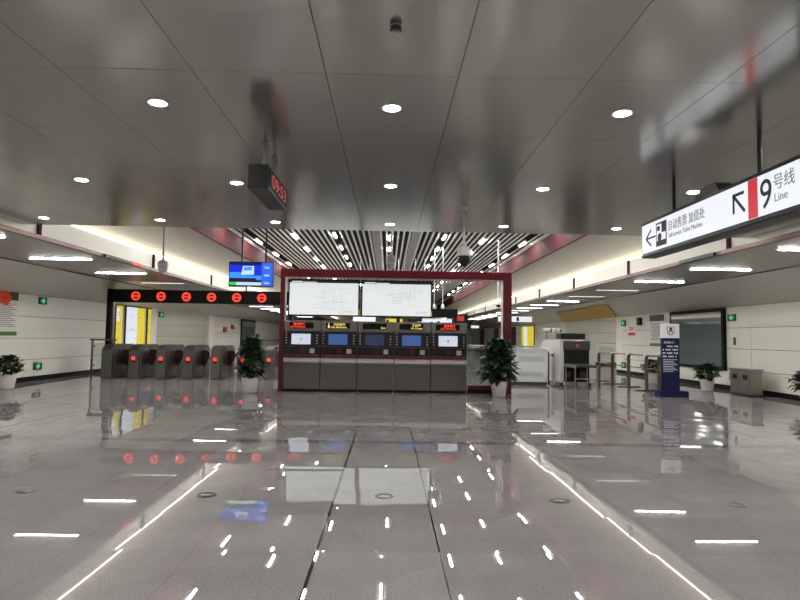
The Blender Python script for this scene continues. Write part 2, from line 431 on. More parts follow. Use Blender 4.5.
# ------------------------------------------------------------------ lights as things
def downlight():
    t = thing('ceiling_downlight', (0, 0, ZC), '', 'light', 'round downlights in the front ceiling')
    MB().ring((0, 0, -.006), .062, .078, 'z', .008, M_WHITE).build('trim_ring', t)
    MB().lathe([(.062, -.004), (.062, .002)], (0, 0, 0), E_DOWN).build('lens', t)
    return t
dl = downlight(); first = True
ROWN = {4.45: 'front row', 6.81: 'middle row', 9.17: 'back row by the ceiling edge'}
for y, cols in ((4.45, (-1.76, 0, 1.76)), (6.81, (-3.52, -1.76, 0, 1.76, 3.52)), (9.17, (-5.28, -3.52, -1.76, 0, 1.76, 3.52))):
    for k, x in enumerate(cols):
        o = dl if first else copy_tree(dl); first = False
        o.location = (x, y, ZC)
        if y < 5: w = ('left', 'middle', 'right')[k]
        elif k == len(cols) - 1: w = 'rightmost'
        else: w = ('leftmost', 'second from left', 'third from left', 'fourth from left', 'fifth from left')[k]
        o['label'] = 'round white downlight, %s in the %s' % (w, ROWN[y])
        if y == 6.81 and k == 4: o['label'] = 'round white downlight just above the hanging line 9 sign'
# further rows of the same ceiling, behind and beside the camera
for y in (-2.63, -.27, 2.09, 4.45):
    for x in (-5.28, -3.52, -1.76, 0, 1.76, 3.52, 5.28):
        if y > 4 and abs(x) < 3: continue
        o = copy_tree(dl); o.location = (x, y, ZC); o['label'] = 'round white downlight over the near end of the hall, outside the photo'
for x in (5.28,):
    o = copy_tree(dl); o.location = (x, 9.17, ZC); o['label'] = 'round white downlight hidden behind the hanging line 9 sign'
for x in (-5.28, 5.28):
    o = copy_tree(dl); o.location = (x, 6.81, ZC); o['label'] = 'round white downlight over the near end of the hall, outside the photo'

bar0 = None
def bar():
    t = thing('ceiling_led_bar', (0, 0, 0), '', 'light', 'LED bar lights between the ceiling slats')
    MB().box(-.055, .055, -.52, .52, .012, .08, M_GREYP).build('housing', t)
    MB().box(-.019, .019, -.42, .42, -.012, .012, E_BAR).build('diffuser', t)
    return t
rows = [(-4.63, 14.7, 3.25), (-3.16, 14.05, 2.95), (-1.8, 14.2, 2.7), (0, 14.6, 2.65), (1.8, 14.2, 2.7), (3.16, 14.05, 3.1), (4.63, 14.4, 3.15)]
RN = ['far left row', 'second row from left', 'third row from left', 'middle row', 'third row from right', 'second row from right', 'far right row']
for ri, (x, y0, dy) in enumerate(rows):
    for k in range(11):
        o = bar() if bar0 is None else copy_tree(bar0)
        if bar0 is None: bar0 = o
        o.location = (x, y0 + dy * k, ZS - .02)
        o['label'] = 'white LED bar between slats, %s bar of the %s' % (ORD[k], RN[ri])

tb0 = None
def tube_light():
    t = thing('ceiling_tube_light', (0, 0, 0), '', 'light', 'tube lights in the low side ceilings')
    MB().box(-.72, .72, -.05, .05, -.006, .01, M_WHITE).build('housing', t)
    MB().box(-.66, .66, -.022, .022, -.014, -.004, E_TUBE).build('diffuser', t)
    return t
DIM = {}
def dim_mesh(me, far):
    if far not in DIM:
        d = me.copy(); d.materials.clear(); d.materials.append(E_TFAR if far else E_TDIM); DIM[far] = d
    return DIM[far]
for s, nm, x in ((-1, 'left', -7.25), (1, 'right', 7.35)):
    for k in range(15):
        o = tube_light() if tb0 is None else copy_tree(tb0)
        if tb0 is None: tb0 = o
        o.location = (x, (10.1 if s > 0 else 10.3) + 3.0 * k, ZL)
        o['label'] = 'white tube light, %s one in the low %s side ceiling' % (ORD[k], nm)
        if k in (3, 4) or k >= 6:
            for c in kids(o):
                if c.name.startswith('diffuser'): c.data = dim_mesh(c.data, k >= 6)
for s, nm, x in ((-1, 'left', -7.25), (1, 'right', 7.35)):
    for k in range(5):
        o = copy_tree(tb0); o.location = (x, 7.1 - 3 * k, ZL); o['label'] = 'white tube light in the %s side ceiling outside the photo' % nm
for s, nm in ((-1, 'left'), (1, 'right')):  # unseen tubes added to brighten the passage walls
    for q, y in enumerate((28.2, 31.0)):
        o = copy_tree(tb0); o.location = (s * 13.4, y, 2.45); o['label'] = '%s unseen tube light added to brighten the %s side passage' % (('near', 'far')[q], nm)

# ------------------------------------------------------------------ red frame, ticket machines, map boards
fr = thing('red_portal', (.17, 15.25, 0), 'large dark red portal frame around the ticket machines and map boards', 'frame')
def fpart(mb, name, o=fr): return mb.build(name, o, tuple(o.location))
fpart(MB().rbox(-2.725, -2.605, 15.1, 15.38, 0, 2.87, M_RED, .008), 'post')
fpart(MB().rbox(2.90, 3.12, 15.1, 15.38, 0, 2.87, M_RED, .008), 'post')
fpart(MB().rbox(-2.725, 3.12, 15.1, 15.38, 2.87, 3.07, M_RED, .008), 'top_beam')
fpart(MB().box(-2.61, 2.90, 15.12, 15.36, 2.862, 2.872, M_GREYP).box(-2.612, -2.604, 15.12, 15.36, 1.76, 2.87, M_GREYP).box(2.893, 2.902, 15.12, 15.36, .2, 2.87, M_GREYP), 'lit_inner_side')  # pale grey stands in for light falling on the frame's inner sides
fpart(MB().box(2.03, 2.90, 15.2, 15.4, 0, .1, M_BLACKM), 'plinth')
fpart(MB().box(2.03, 2.90, 15.22, 15.38, .1, .2, M_RED), 'bottom_rail')
# low glass balustrade between machines and right post
fpart(MB().box(2.04, 2.89, 15.29, 15.302, .2, 1.1, M_GLASS), 'glass_panel')
fpart(MB().tube([(2.02, 15.295, 1.13), (2.89, 15.295, 1.13)], .025, M_STEEL), 'handrail')

TVW = .918
def tvm(idx):
    x0 = -2.6 + TVW * idx; cx = x0 + TVW / 2; y0 = 15.05
    led, scr, lab = [
        ('red', E_WSCR, 'leftmost ticket machine, red LED text above a white screen'),
        ('amber', E_BSCR, 'second ticket machine from left, yellow LED text beginning with a person symbol above blue screen'),
        ('ambr', E_NSCR, 'middle ticket machine with dark navy screen and little yellow text'),
        ('amb2', E_BSCR, 'fourth ticket machine from left, blue screen, yellow LED text at right'),
        ('red', E_WSCR, 'rightmost ticket machine, red LED text above a white screen')][idx]
    t = thing('ticket_machine', (cx, y0 + .4, 0), lab, 'ticket machine', 'ticket machines in the red frame')
    P = lambda mb, nm: mb.build(nm, t, (cx, y0 + .4, 0))
    a, b = x0 + .007, x0 + TVW - .007
    P(MB().rbox(a, b, y0 + .03, y0 + .8, .06, 1.77, M_TVMG, .012), 'cabinet')
    P(MB().box(a + .02, b - .02, y0 + .05, y0 + .78, 0, .06, M_BLACKM), 'plinth')
    d = P(MB().rbox(a + .012, b - .012, y0 + .012, y0 + .04, .075, .685, M_TAUPE, .006), 'lower_door')
    MB().tube([(b - .07 - cx, -.4 + .008, .42), (b - .07 - cx, -.4 - .002, .42)], .014, M_DGREY, 12).build('lock', d)
    P(MB().prism([(y0 - .035, .735), (y0 - .035, .80), (y0 + .04, .845), (y0 + .04, .69)], 'x', a + .004, b - .004, M_LEDGE), 'ledge')
    # strip of red trim with pale ticks
    tr = MB().box(a + .01, b - .01, y0 + .006, y0 + .035, .85, .91, M_RED)
    for k in range(9): tr.box(a + .06 + k * .092, a + .072 + k * .092, y0 + .003, y0 + .006, .89, .905, M_GREYP)
    P(tr, 'red_trim')
    pp = P(MB().rbox(a + .01, b - .01, y0 + .008, y0 + .04, .92, 1.115, M_BLACK, .004), 'payment_panel')
    def sub(mb, nm, par): return mb.build(nm, par, (cx, y0 + .4, 0))
    for k in range(1, 4): sub(MB().box(a + .01 + k * .215, a + .014 + k * .215, y0 + .004, y0 + .009, .925, 1.11, M_DGREY), 'divider', pp)
    sub(MB().box(a + .06, a + .15, y0 + .003, y0 + .009, 1.03, 1.05, M_RED).box(a + .09, a + .11, y0 + .003, y0 + .009, .985, 1.09, M_RED), 'note_slot', pp)
    sub(MB().rbox(a + .40, a + .52, y0 + .0, y0 + .01, .965, 1.08, M_RED, .004), 'coin_slot', pp)
    sub(MB().rbox(a + .645, a + .765, y0 - .012, y0 + .01, .955, 1.075, M_GREYP, .006), 'card_reader', pp)
    bz = P(MB().prism([(y0 - .03, 1.135), (y0 - .005, 1.505), (y0 + .05, 1.505), (y0 + .05, 1.135)], 'x', a + .012, b - .012, M_BEZEL), 'screen_bezel')
    # tilted screen lies in the bezel face
    def fy(z): return y0 - .03 + .025 * (z - 1.135) / .37
    sx0, sx1 = a + .19, a + .665
    q = MB().add([(sx0, fy(1.175) - .004, 1.175), (sx1, fy(1.175) - .004, 1.175), (sx1, fy(1.435) - .004, 1.435), (sx0, fy(1.435) - .004, 1.435),
                  (sx0, fy(1.175) + .01, 1.175), (sx1, fy(1.175) + .01, 1.175), (sx1, fy(1.435) + .01, 1.435), (sx0, fy(1.435) + .01, 1.435)],
                 [(0, 1, 2, 3), (7, 6, 5, 4), (0, 4, 5, 1), (1, 5, 6, 2), (2, 6, 7, 3), (3, 7, 4, 0)], scr)
    so = P(q, 'screen')
    if idx in (0, 4):
        zc = 1.30
        m_ = mat('screen_mark', (120, 130, 150), .5) if idx == 0 else M_RED
        sub(MB().box((sx0 + sx1) / 2 - .022, (sx0 + sx1) / 2 + .022, fy(zc) - .008, fy(zc) - .003, zc, zc + .028, m_).box((sx0 + sx1) / 2 - .03, (sx0 + sx1) / 2 + .03, fy(zc) - .008, fy(zc) - .003, zc - .03, zc - .022, m_), 'screen_icon', so)
    for sx in (a + .045, b - .10):
        for k in range(4):
            z = 1.19 + k * .068
            sub(MB().rbox(sx, sx + .035, fy(z) - .008, fy(z) + .006, z, z + .024, M_GREYP, .003), 'button', bz)
    sub(MB().lathe([(.018, 0), (.018, .006)], (0, 0, 0), M_GREYP, 14).build('x') if False else MB().tube([(a + .06, y0 - .012, 1.475), (a + .06, y0 + .0, 1.475)], .014, M_GREYP, 12), 'sensor', bz)
    dp = P(MB().rbox(a + .12, a + .72, y0 + .018, y0 + .035, 1.575, 1.72, M_BLACKM, .004), 'led_display')
    top, low, em, xx, al = {'red': ('暂停服务', 'Out Of Service', E_RED, a + .17, 'LEFT'), 'amber': ('只收纸币', '● Only Banknotes', E_AMB, a + .16, 'LEFT'),
                        'ambr': ('', 'Bank', E_AMB, a + .70, 'RIGHT'), 'amb2': ('不找零', 'No Change', E_AMB, a + .70, 'RIGHT')}[led]
    px_, pz = (-cx, -(y0 + .4))
    ly = y0 + .014 - (y0 + .4)
    w_top = .25 if led != 'amb2' else .17
    if idx == 4: xx += .10
    if top:
        text('led_lettering', top, .075, em, t, ((xx if al == 'LEFT' else xx - .04) - cx + (.05 if led == 'red' else .14 if led == 'amber' else 0), ly, 1.652), FACE_Y, None, al, .001)
    text('led_lettering', low, .062, em, t, (xx - cx - (.03 if led == 'red' else 0), ly, 1.592), FACE_Y, None, al, .001)
    if led == 'amber':
        sub(MB().tube([(a + .19, y0 + .016, 1.69), (a + .19, y0 + .012, 1.69)], .016, E_AMB, 12).prism([(a + .165, 1.635), (a + .215, 1.635), (a + .195, 1.675), (a + .185, 1.675)], 'y', y0 + .012, y0 + .017, E_AMB), 'led_symbol', dp)
    return t
for i in range(5): tvm(i)

# map boards hanging from the frame beam
random.seed(3)
def board(x0, x1, lab):
    cx = (x0 + x1) / 2
    t = thing('map_board', (cx, 15.3, 1.92), lab, 'map board', 'lit route map boards')
    off = (cx, 15.3, 1.92)
    MB().rbox(x0, x1, 15.26, 15.36, 1.89, 2.83, M_BLACK, .008).build('casing', t, off)
    MB().box(x0 + .035, x1 - .045, 15.25, 15.262, 1.925, 2.735, E_BOARD).build('lit_face', t, off)
    hd = MB().box(x0 + .035, x1 - .045, 15.25, 15.262, 2.737, 2.79, M_DGREY).build('title_bar', t, off)
    MB().box(x0 + .09, x0 + .36, 15.246, 15.251, 2.745, 2.775, E_BOARD).box(x0 + .38, x0 + .72, 15.246, 15.251, 2.742, 2.76, E_BOARD).build('title_lettering', hd, off)
    lm = mat('map_line_grey', (190, 200, 200), .6, emit=.40, emit_rgb=(226, 232, 232)); l2 = mat('map_line_rose', (214, 190, 196), .6, emit=.40, emit_rgb=(234, 226, 228))
    g = MB(); xm = cx + .06; zm = 2.33
    for k in range(15):
        m_ = lm if k % 3 else l2
        px_, pz = xm + random.uniform(-.45, .2), zm + random.uniform(-.24, .22)
        for q in range(4):
            if q % 2: nx, nz = px_, max(2.0, min(2.68, pz + random.choice((-1, 1)) * random.uniform(.06, .2)))
            else: nx, nz = min(x1 - .15, px_ + random.uniform(.1, .3)), pz
            if q % 2: g.box(px_ - .003, px_ + .003, 15.246, 15.251, min(pz, nz), max(pz, nz), m_)
            else: g.box(px_, nx, 15.246, 15.251, pz - .003, pz + .003, m_)
            px_, pz = nx, nz
    g.build('route_lines', t, off)
    g = MB()
    for k in range(6): g.box(x1 - .42 + .05 * k, x1 - .39 + .05 * k, 15.246, 15.251, 2.0, 2.02, M_GREYP)
    g.build('legend', t, off)
    MB().box(x1 - .035, x1 - .008, 15.25, 15.262, 1.93, 2.07, M_YEL).build('yellow_tag', t, off)
    for x in (x0 + .3, x1 - .3):
        MB().tube([(x, 15.31, 2.82), (x, 15.31, 2.861)], .012, M_GREYP, 8).build('hanger', t, off)
board(-2.55, -.73, 'white lit map board hanging in the left half of the red frame')
board(-.70, 1.12, 'white lit map board hanging right of centre in the red frame')

# ------------------------------------------------------------------ fare gates and their overhead sign beam
G0x, GP, Gy = -8.53, .813, 18.42
prof = [(0, 0), (0, .88), (.02, .91)]
for k in range(1, 7): prof.append((.02 + .30 * k / 6, .91 + .125 * math.sin(PI / 2 * k / 6)))
prof += [(1.5, 1.035)]
for k in range(1, 7): prof.append((1.5 + .30 * k / 6, 1.035 - .125 * (1 - math.cos(PI / 2 * k / 6))))
prof += [(1.82, .88), (1.82, 0)]
def gate(w=.27, light=True):
    t = thing('fare_gate', (0, 0, 0), '', 'fare gate', 'row of fare gates')
    MB().prism(prof, 'x', -w / 2, w / 2, M_GATE).build('body', t)
    MB().rbox(-w / 2 - .004, w / 2 + .004, -.012, .02, .03, .86, M_GATEF, .006).build('front_panel', t)
    MB().box(-w / 2 - .006, w / 2 + .006, -.014, -.008, .44, .447, M_DGREY).build('panel_seam', t)
    for sx in (-1, 1):
        a = []
        cx_, cz = .62, .28
        for k in range(13):
            an = PI - PI * k / 12
            a.append((.62 + .42 * math.cos(an), .42 + .50 * math.sin(an)))
        arch = [(.20, .05)] + a + [(1.04, .05)]
        MB().prism(arch, 'x', sx * (w / 2), sx * (w / 2 + .008), M_STEEL).build('side_panel', t)
        fl = [(.94, .84), (1.02, .88), (1.1, .80), (1.1, .48), (1.0, .33)]
        # retractable flap crossing the lane
        MB().prism([(sx * (w / 2), .86), (sx * (w / 2 + .19), .88), (sx * (w / 2 + .255), .80), (sx * (w / 2 + .24), .62), (sx * (w / 2 + .12), .34), (sx * (w / 2), .42)], 'y', .86, .89, M_FLAP).build('flap', t)
    MB().box(-.10, .10, .35, .75, 1.034, 1.042, M_BLACK).build('top_reader', t)
    if light:
        li = MB().tube([(.0, -.012, .62), (.0, -.022, .62)], .062, E_RED, 20).build('stop_light', t)
        MB().box(-.055, .055, -.016, -.012, .50, .56, M_BLACK).build('card_slot', t)
    return t
GL = ['leftmost fare gate, dark steel, no red light on its front, beside the glass railing', 'second fare gate from left with round red light', 'third fare gate from left with round red light', 'fourth fare gate from left with round red light',
      'fifth fare gate from left with round red light', 'sixth fare gate from left, red light, just left of the potted plant', 'last fare gate, half hidden between the potted plant and red frame']
g1 = None
for k in range(7):
    if k == 0: o = gate(.3, False)
    elif g1 is None: o = g1 = gate()
    else: o = copy_tree(g1)
    o.location = (G0x + GP * k + (.02 if k == 0 else 0), Gy + .04 * k * .8, 0); o['label'] = GL[k]

BY = 19.4
bt = thing('overhead_gate_sign', (-6.15, BY, 0), 'long black overhead sign beam with six red no-entry rings above fare gates', 'sign')
off = (-6.15, BY, 0)
MB().rbox(-9.0, -3.1, BY, BY + .18, 2.37, 2.79, M_BLACKM, .01).build('beam', bt, off)
MB().rbox(-9.04, -8.90, BY + .0, BY + .18, 0, 2.80, M_BLACKM, .01).build('post', bt, off)
MB().rbox(-3.22, -3.1, BY + .0, BY + .18, 0, 2.80, M_BLACKM, .01).build('post', bt, off)
MB().tube([(-8.82, BY + .05, 0), (-8.82, BY + .05, 2.62)], .035, M_STEEL, 12).build('steel_pipe', bt, off)
for k in range(6):
    cx = -8.12 + k * .806; z = 2.575
    c = MB().ring((cx, BY - .012, z), .092, .145, 'y', .01, E_RED).box(cx - .095, cx + .095, BY - .012, BY - .002, z - .02, z + .02, E_RED)
    c.build('no_entry_ring', bt, off)
    MB().tube([(cx, BY - .001, z), (cx, BY - .004, z)], .092, mat('dull_red_led', (110, 24, 20), .5, emit=.03, emit_rgb=(255, 50, 40)), 24).build('ring_centre', bt, off)

# glass railing left of the gates
gr = thing('glass_railing', (-9.0, 19.3, 0), 'short glass railing with steel handrail left of the fare gates', 'railing'); off = (-9.0, 19.3, 0)
MB().tube([(-9.38, 19.3, 0), (-9.38, 19.3, 1.15)], .035, M_RAIL).build('post', gr, off)
MB().tube([(-9.46, 19.3, 1.16), (-8.6, 19.24, 1.16)], .028, M_RAIL).build('handrail', gr, off)
MB().box(-9.30, -8.80, 19.26, 19.275, .12, 1.06, M_GLASS).build('glass_panel', gr, off)
for z in (.35, .95): MB().box(-9.36, -9.26, 19.25, 19.29, z - .02, z + .02, M_STEEL).build('clamp', gr, off)
MB().lathe([(.07, 0), (.07, .012)], (-9.38, 19.3, 0), M_STEEL).build('foot_plate', gr, off)

# ------------------------------------------------------------------ potted plants
def leaf(mb, base, d, L, w, m, droop):
    d = Vector(d).normalized(); side = d.cross(Vector((0, 0, 1)))
    if side.length < .05: side = Vector((1, 0, 0))
    side.normalize(); up = side.cross(d)
    pts = []
    for t, ww in ((0, .12), (.25, .8), (.5, 1.), (.78, .72), (1., .04)):
        c = Vector(base) + d * L * t - Vector((0, 0, 1)) * droop * L * t * t
        pts.append((c - side * w * ww / 2 + up * w * .12 * ww, c, c + side * w * ww / 2 + up * w * .12 * ww))
    vs = [p for r in pts for p in r]; fs = []
    for i in range(4):
        for k in range(2): fs.append((i * 3 + k, i * 3 + k + 1, (i + 1) * 3 + k + 1, (i + 1) * 3 + k))
    mb.add(vs, fs, m, True)
def plant(x, y, potr, poth, fh, fr_, nl, leafL, lab, seed, shape='cone', m1=M_LEAF, m2=M_LEAF2):
    rnd = random.Random(seed)
    t = thing('potted_plant', (x, y, 0), lab, 'potted plant', 'potted plants in white pots')
    po = MB().lathe([(potr * .66, 0), (potr * .74, .01), (potr * .98, poth * .93), (potr, poth), (potr * .93, poth), (potr * .9, poth - .05)], (0, 0, 0), M_POT, 32).build('pot', t)
    MB().lathe([(potr * .88, poth - .06), (potr * .88, poth - .03)], (0, 0, 0), M_SOIL).build('soil', t)
    st = MB(); lv = MB()
    ns = 5 if shape == 'cone' else 7
    for i in range(ns):
        an = 2 * PI * i / ns + rnd.random(); lean = (.28 if shape == 'cone' else .62) * fr_
        top = Vector((math.cos(an) * lean * (.3 if i == 0 else 1), math.sin(an) * lean * (.3 if i == 0 else 1), poth + fh * (.88 if i == 0 else rnd.uniform(.5, .8))))
        base = Vector((math.cos(an) * potr * .25, math.sin(an) * potr * .25, poth - .04))
        st.tube([base, base.lerp(top, .5) + Vector((0, 0, .03)), top], [.012, .009, .005], M_STEM, 6)
    st.build('stem', t)
    for i in range(nl):
        if shape == 'cone':
            h = rnd.random() ** .85; prof_ = (1.0 - .62 * h) if h > .2 else .62 + 1.3 * h
        else:
            h = rnd.random(); prof_ = math.sin(PI * (.18 + .72 * h))
        an = rnd.random() * 2 * PI; r = fr_ * prof_ * (.35 + .65 * math.sqrt(rnd.random())) * rnd.uniform(.62, .95)
        p = Vector((r * math.cos(an), r * math.sin(an), poth + .02 + fh * .9 * h))
        an += rnd.uniform(-.7, .7)
        el = rnd.uniform(-.3, .7) + .4 * h
        d = (math.cos(an) * math.cos(el), math.sin(an) * math.cos(el), math.sin(el))
        L_ = leafL * rnd.uniform(.65, 1.15)
        leaf(lv, p, d, L_, L_ * rnd.uniform(.55, .72), m2 if rnd.random() < (.12 + .25 * h) else m1, rnd.uniform(.1, .6))
    lv.build('foliage', t)
    return t
plant(-3.29, 14.6, .21, .37, .97, .40, 430, .22, 'bushy potted plant in a white pot left of the red frame', 1)
plant(2.69, 14.5, .205, .38, 1.0, .50, 430, .25, 'bushy potted plant in white pot before the right red post', 2, m2=mat('fresh_leaf', (44, 84, 36), .42))
plant(-9.22, 14.85, .20, .36, .42, .33, 330, .16, 'potted plant in white pot against left wall below the poster', 3, 'bush')
plant(9.15, 17.1, .20, .34, .40, .34, 330, .16, 'potted plant in white pot under the large right wall screen', 4, 'bush')
plant(9.45, 13.35, .20, .34, .42, .34, 330, .16, 'potted plant partly visible at the right edge, near the steel bin', 5, 'bush')
plant(8.75, 19.7, .20, .34, .40, .36, 330, .16, 'potted plant standing behind the steel queue barriers', 6, 'bush')

# ------------------------------------------------------------------ hanging direction sign (right)
hs = thing('hanging_direction_sign', (3.03, 5.55, 2.36), 'long white lit direction sign reading 9号线 with arrows, hanging from ceiling', 'sign'); off = (3.03, 5.55, 2.36)
X0 = 2.95
MB().rbox(X0, X0 + .17, 4.16, 6.92, 2.355, 2.765, M_BLACK, .012).build('casing', hs, off)
MB().box(X0 - .006, X0 + .01, 4.2, 6.885, 2.40, 2.725, E_SIGN).build('lit_face', hs, off)
for y in (6.27, 4.79): MB().tube([(X0 + .08, y, 2.76), (X0 + .08, y, ZC)], .02, M_BLACK, 12).build('hanging_rod', hs, off)
MB().prism([(5.70, 2.76), (5.66, 2.81), (5.52, 2.85), (5.34, 2.85), (5.26, 2.76)], 'x', X0 + .0, X0 + .16, M_BLACK).build('power_housing', hs, off)
INK = mat('sign_ink', (30, 30, 34), .6); INKG = mat('sign_ink_grey', (120, 120, 126), .6, emit=.3, emit_rgb=(150, 150, 156)); SRED = mat('sign_red', (216, 30, 46), .5, emit=.45, emit_rgb=(226, 30, 50))
fx = X0 - .007
def flat(pts, m, nm):   # outline in (y,z) on the sign face; y runs towards the viewer's left
    return MB().prism(pts, 'x', fx - .003, fx, m).build(nm, hs, off)
def stroke(p, q, w):
    (a, b), (c, d) = p, q; l = math.hypot(c - a, d - b); nx, nz = -(d - b) / l * w / 2, (c - a) / l * w / 2
    return [(a + nx, b + nz), (c + nx, d + nz), (c - nx, d - nz), (a - nx, b - nz)]
# left arrow at the far end
ar = MB()
for s_ in (stroke((6.76, 2.555), (6.53, 2.555), .02), stroke((6.77, 2.555), (6.64, 2.645), .022), stroke((6.77, 2.555), (6.64, 2.465), .022)): ar.prism(s_, 'x', fx - .003, fx, INK)
ar.build('left_arrow', hs, off)
# ticket machine pictogram
pg = MB().prism([(6.515, 2.43), (6.265, 2.43), (6.265, 2.69), (6.515, 2.69)], 'x', fx - .002, fx, INK)
pg.prism([(6.494, 2.49), (6.286, 2.49), (6.286, 2.67), (6.494, 2.67)], 'x', fx - .004, fx, E_SIGN)
pg.prism([(6.373, 2.57), (6.286, 2.57), (6.286, 2.67), (6.373, 2.67)], 'x', fx - .006, fx, INK)
pg.prism([(6.482, 2.60), (6.415, 2.60), (6.415, 2.65), (6.482, 2.65)], 'x', fx - .006, fx, INK)
pg.prism([(6.465, 2.49), (6.390, 2.49), (6.373, 2.54), (6.415, 2.575), (6.465, 2.555)], 'x', fx - .006, fx, INK)
pg.build('pictogram', hs, off)
def stext(b, y, z, size, m, width=None, nm='lettering', bold=0): text(nm, b, size, m, hs, (fx - .003 - off[0], y - off[1], z - off[2]), FACE_L, width, 'LEFT', bold)
stext('自动售票 加值处', 6.23, 2.565, .12, INKG, .72)
stext('Self-service Ticket Machine', 6.22, 2.485, .07, INKG, .68)
ar = MB()
for s_ in (stroke((5.025, 2.645), (4.865, 2.485), .028), stroke((5.025, 2.66), (5.025, 2.49), .026), stroke((5.04, 2.647), (4.875, 2.647), .026)): ar.prism(s_, 'x', fx - .003, fx, INK)
ar.build('diagonal_arrow', hs, off)
flat([(4.815, 2.402), (4.69, 2.402), (4.69, 2.722), (4.815, 2.722)], SRED, 'red_line_bar')
stext('9', 4.665, 2.45, .33, INK, .14, 'route_number')
stext('号线', 4.495, 2.575, .13, INKG, .24)
stext('Line', 4.485, 2.475, .09, INKG, .15)

# hanging clock (left)
ck = thing('hanging_digital_clock', (-1.165, 5.55, 2.65), 'black box digital clock with red numerals hanging from front ceiling', 'clock'); off = (-1.165, 5.55, 2.65)
MB().rbox(-1.225, -1.045, 5.08, 5.99, 2.65, 2.86, M_BLACK, .008).build('case', ck, off)
MB().box(-1.047, -1.038, 5.11, 5.965, 2.672, 2.84, M_BLACKM).build('display_window', ck, off)
text('time_numerals', '09:53', .17, E_REDD, ck, (-1.037 - off[0], 5.20 - off[1], 2.695 - off[2]), FACE_R, .68)
for y in (5.36, 5.82):
    MB().tube([(-1.14, y, 2.85), (-1.14, y, ZC)], .018, M_STEEL, 10).build('hanging_rod', ck, off)
    MB().lathe([(.035, -.02), (.035, 0)], (-1.14, y, ZC), M_STEEL, 16).build('ceiling_plate', ck, off)

# hanging TV
tv = thing('hanging_television', (-3.4, 14.8, 2.56), 'flat television with blue picture hanging on two black poles', 'television'); off = (-3.4, 14.8, 2.56)
MB().rbox(-3.95, -2.855, 14.8, 14.9, 2.57, 3.19, M_BLACK, .008).build('casing', tv, off)
def tvr(m_, a, b, c, d, y=14.795): return (-3.93 + 1.06 * a, -3.93 + 1.06 * b, y, 14.805, 2.59 + .58 * c, 2.59 + .58 * d, m_)
pic = MB().box(*tvr(E_TVB, 0, .74, .33, 1)).box(*tvr(E_TVN, 0, .74, .16, .33)).box(*tvr(E_TVN, 0, .74, .9, 1, 14.79)).box(*tvr(E_TVC, 0, .74, .33, .44, 14.79)).box(*tvr(E_TVC, 0, .35, .44, .58, 14.79))
pic.box(*tvr(E_TVW, 0, .74, .03, .16)).box(*tvr(E_TVG, .0, .16, .03, .16, 14.79)).box(*tvr(E_TVM, .74, 1, 0, 1)).box(*tvr(E_TVC, .62, .74, .26, .33, 14.79))
for k in range(3): pic.box(*tvr(E_TVC, .79, .93, .08 + .33 * k, .2 + .33 * k, 14.79)).box(*tvr(E_TVW, .81, .92, .1 + .33 * k, .14 + .33 * k, 14.786))
pic.prism([(-3.64, 2.86), (-3.33, 2.87), (-3.33, 3.08), (-3.60, 3.08)], 'y', 14.785, 14.8, E_TVW)
pic.prism([(-3.58, 2.97), (-3.38, 2.975), (-3.38, 3.06), (-3.565, 3.06)], 'y', 14.78, 14.79, E_TVC)
pic.build('picture', tv, off)
for x in (-3.65, -3.06): MB().tube([(x, 14.87, 3.18), (x, 14.87, ZS)], .022, M_BLACK, 10).build('hanging_pole', tv, off)

# ------------------------------------------------------------------ cameras on poles
def ptz(x, y, ztop, z0, z1, r, lab, dark=True, name='hanging_dome_camera'):
    t = thing(name, (x, y, z0), lab, 'camera', 'hanging surveillance cameras'); off = (x, y, z0); h = z1 - z0
    MB().tube([(x, y, z1 - .01), (x, y, ztop)], .02, M_STEEL if dark else M_GREYP, 10).build('pole', t, off)
    MB().lathe([(.045, -.02), (.045, 0)], (x, y, ztop), M_GREYP, 16).build('ceiling_plate', t, off)
    MB().lathe([(r, h * .5), (r * 1.04, h * .55), (r * 1.04, h * .82), (r * .8, h * .9), (r * .35, h)], (x, y, z0), M_OFFW if dark else M_GREYP, 24).build('housing', t, off)
    MB().lathe([(.01, 0), (r * .5, h * .04), (r * .82, h * .16), (r * .95, h * .34), (r * .95, h * .5)], (x, y, z0), M_BLACK if dark else M_GREYP, 24).build('dome', t, off)
ptz(.99, 7.9, ZC, 2.34, 2.62, .088, 'white and black dome camera hanging from edge of front ceiling')
ptz(.03, 12.6, ZS, 2.80, 3.13, .1, 'grey camera on a pale pole above the centre of the frame', False)
ptz(-4.55, 12.1, ZS, 2.60, 2.87, .1, 'grey camera on thin pole beside the left light strip', False)
t = thing('hanging_bullet_camera', (3.67, 20, 2.45), 'thin white pole with black tipped camera inside the right frame corner', 'camera'); off = (3.67, 20, 2.45)
MB().tube([(3.67, 20, 2.5), (3.67, 20, ZS)], .025, M_WHITE, 10).build('pole', t, off)
MB().rbox(3.61, 3.73, 19.86, 20.08, 2.44, 2.52, M_BLACK, .01).build('body', t, off)

# smoke detector
sd = thing('smoke_detector', (.015, 3.25, ZC), 'small grey ceiling detector at the top centre', 'detector'); off = (.015, 3.25, ZC)
MB().lathe([(.03, -.006), (.034, 0)], (.015, 3.25, ZC), M_GREYP, 20).build('base', sd, off)
MB().lathe([(.028, -.035), (.034, -.03), (.034, -.006)], (.015, 3.25, ZC), M_DGREY, 20).build('sensor_head', sd, off)
MB().lathe([(.02, -.05), (.027, -.047), (.027, -.035)], (.015, 3.25, ZC), M_GREYP, 20).build('cap', sd, off)

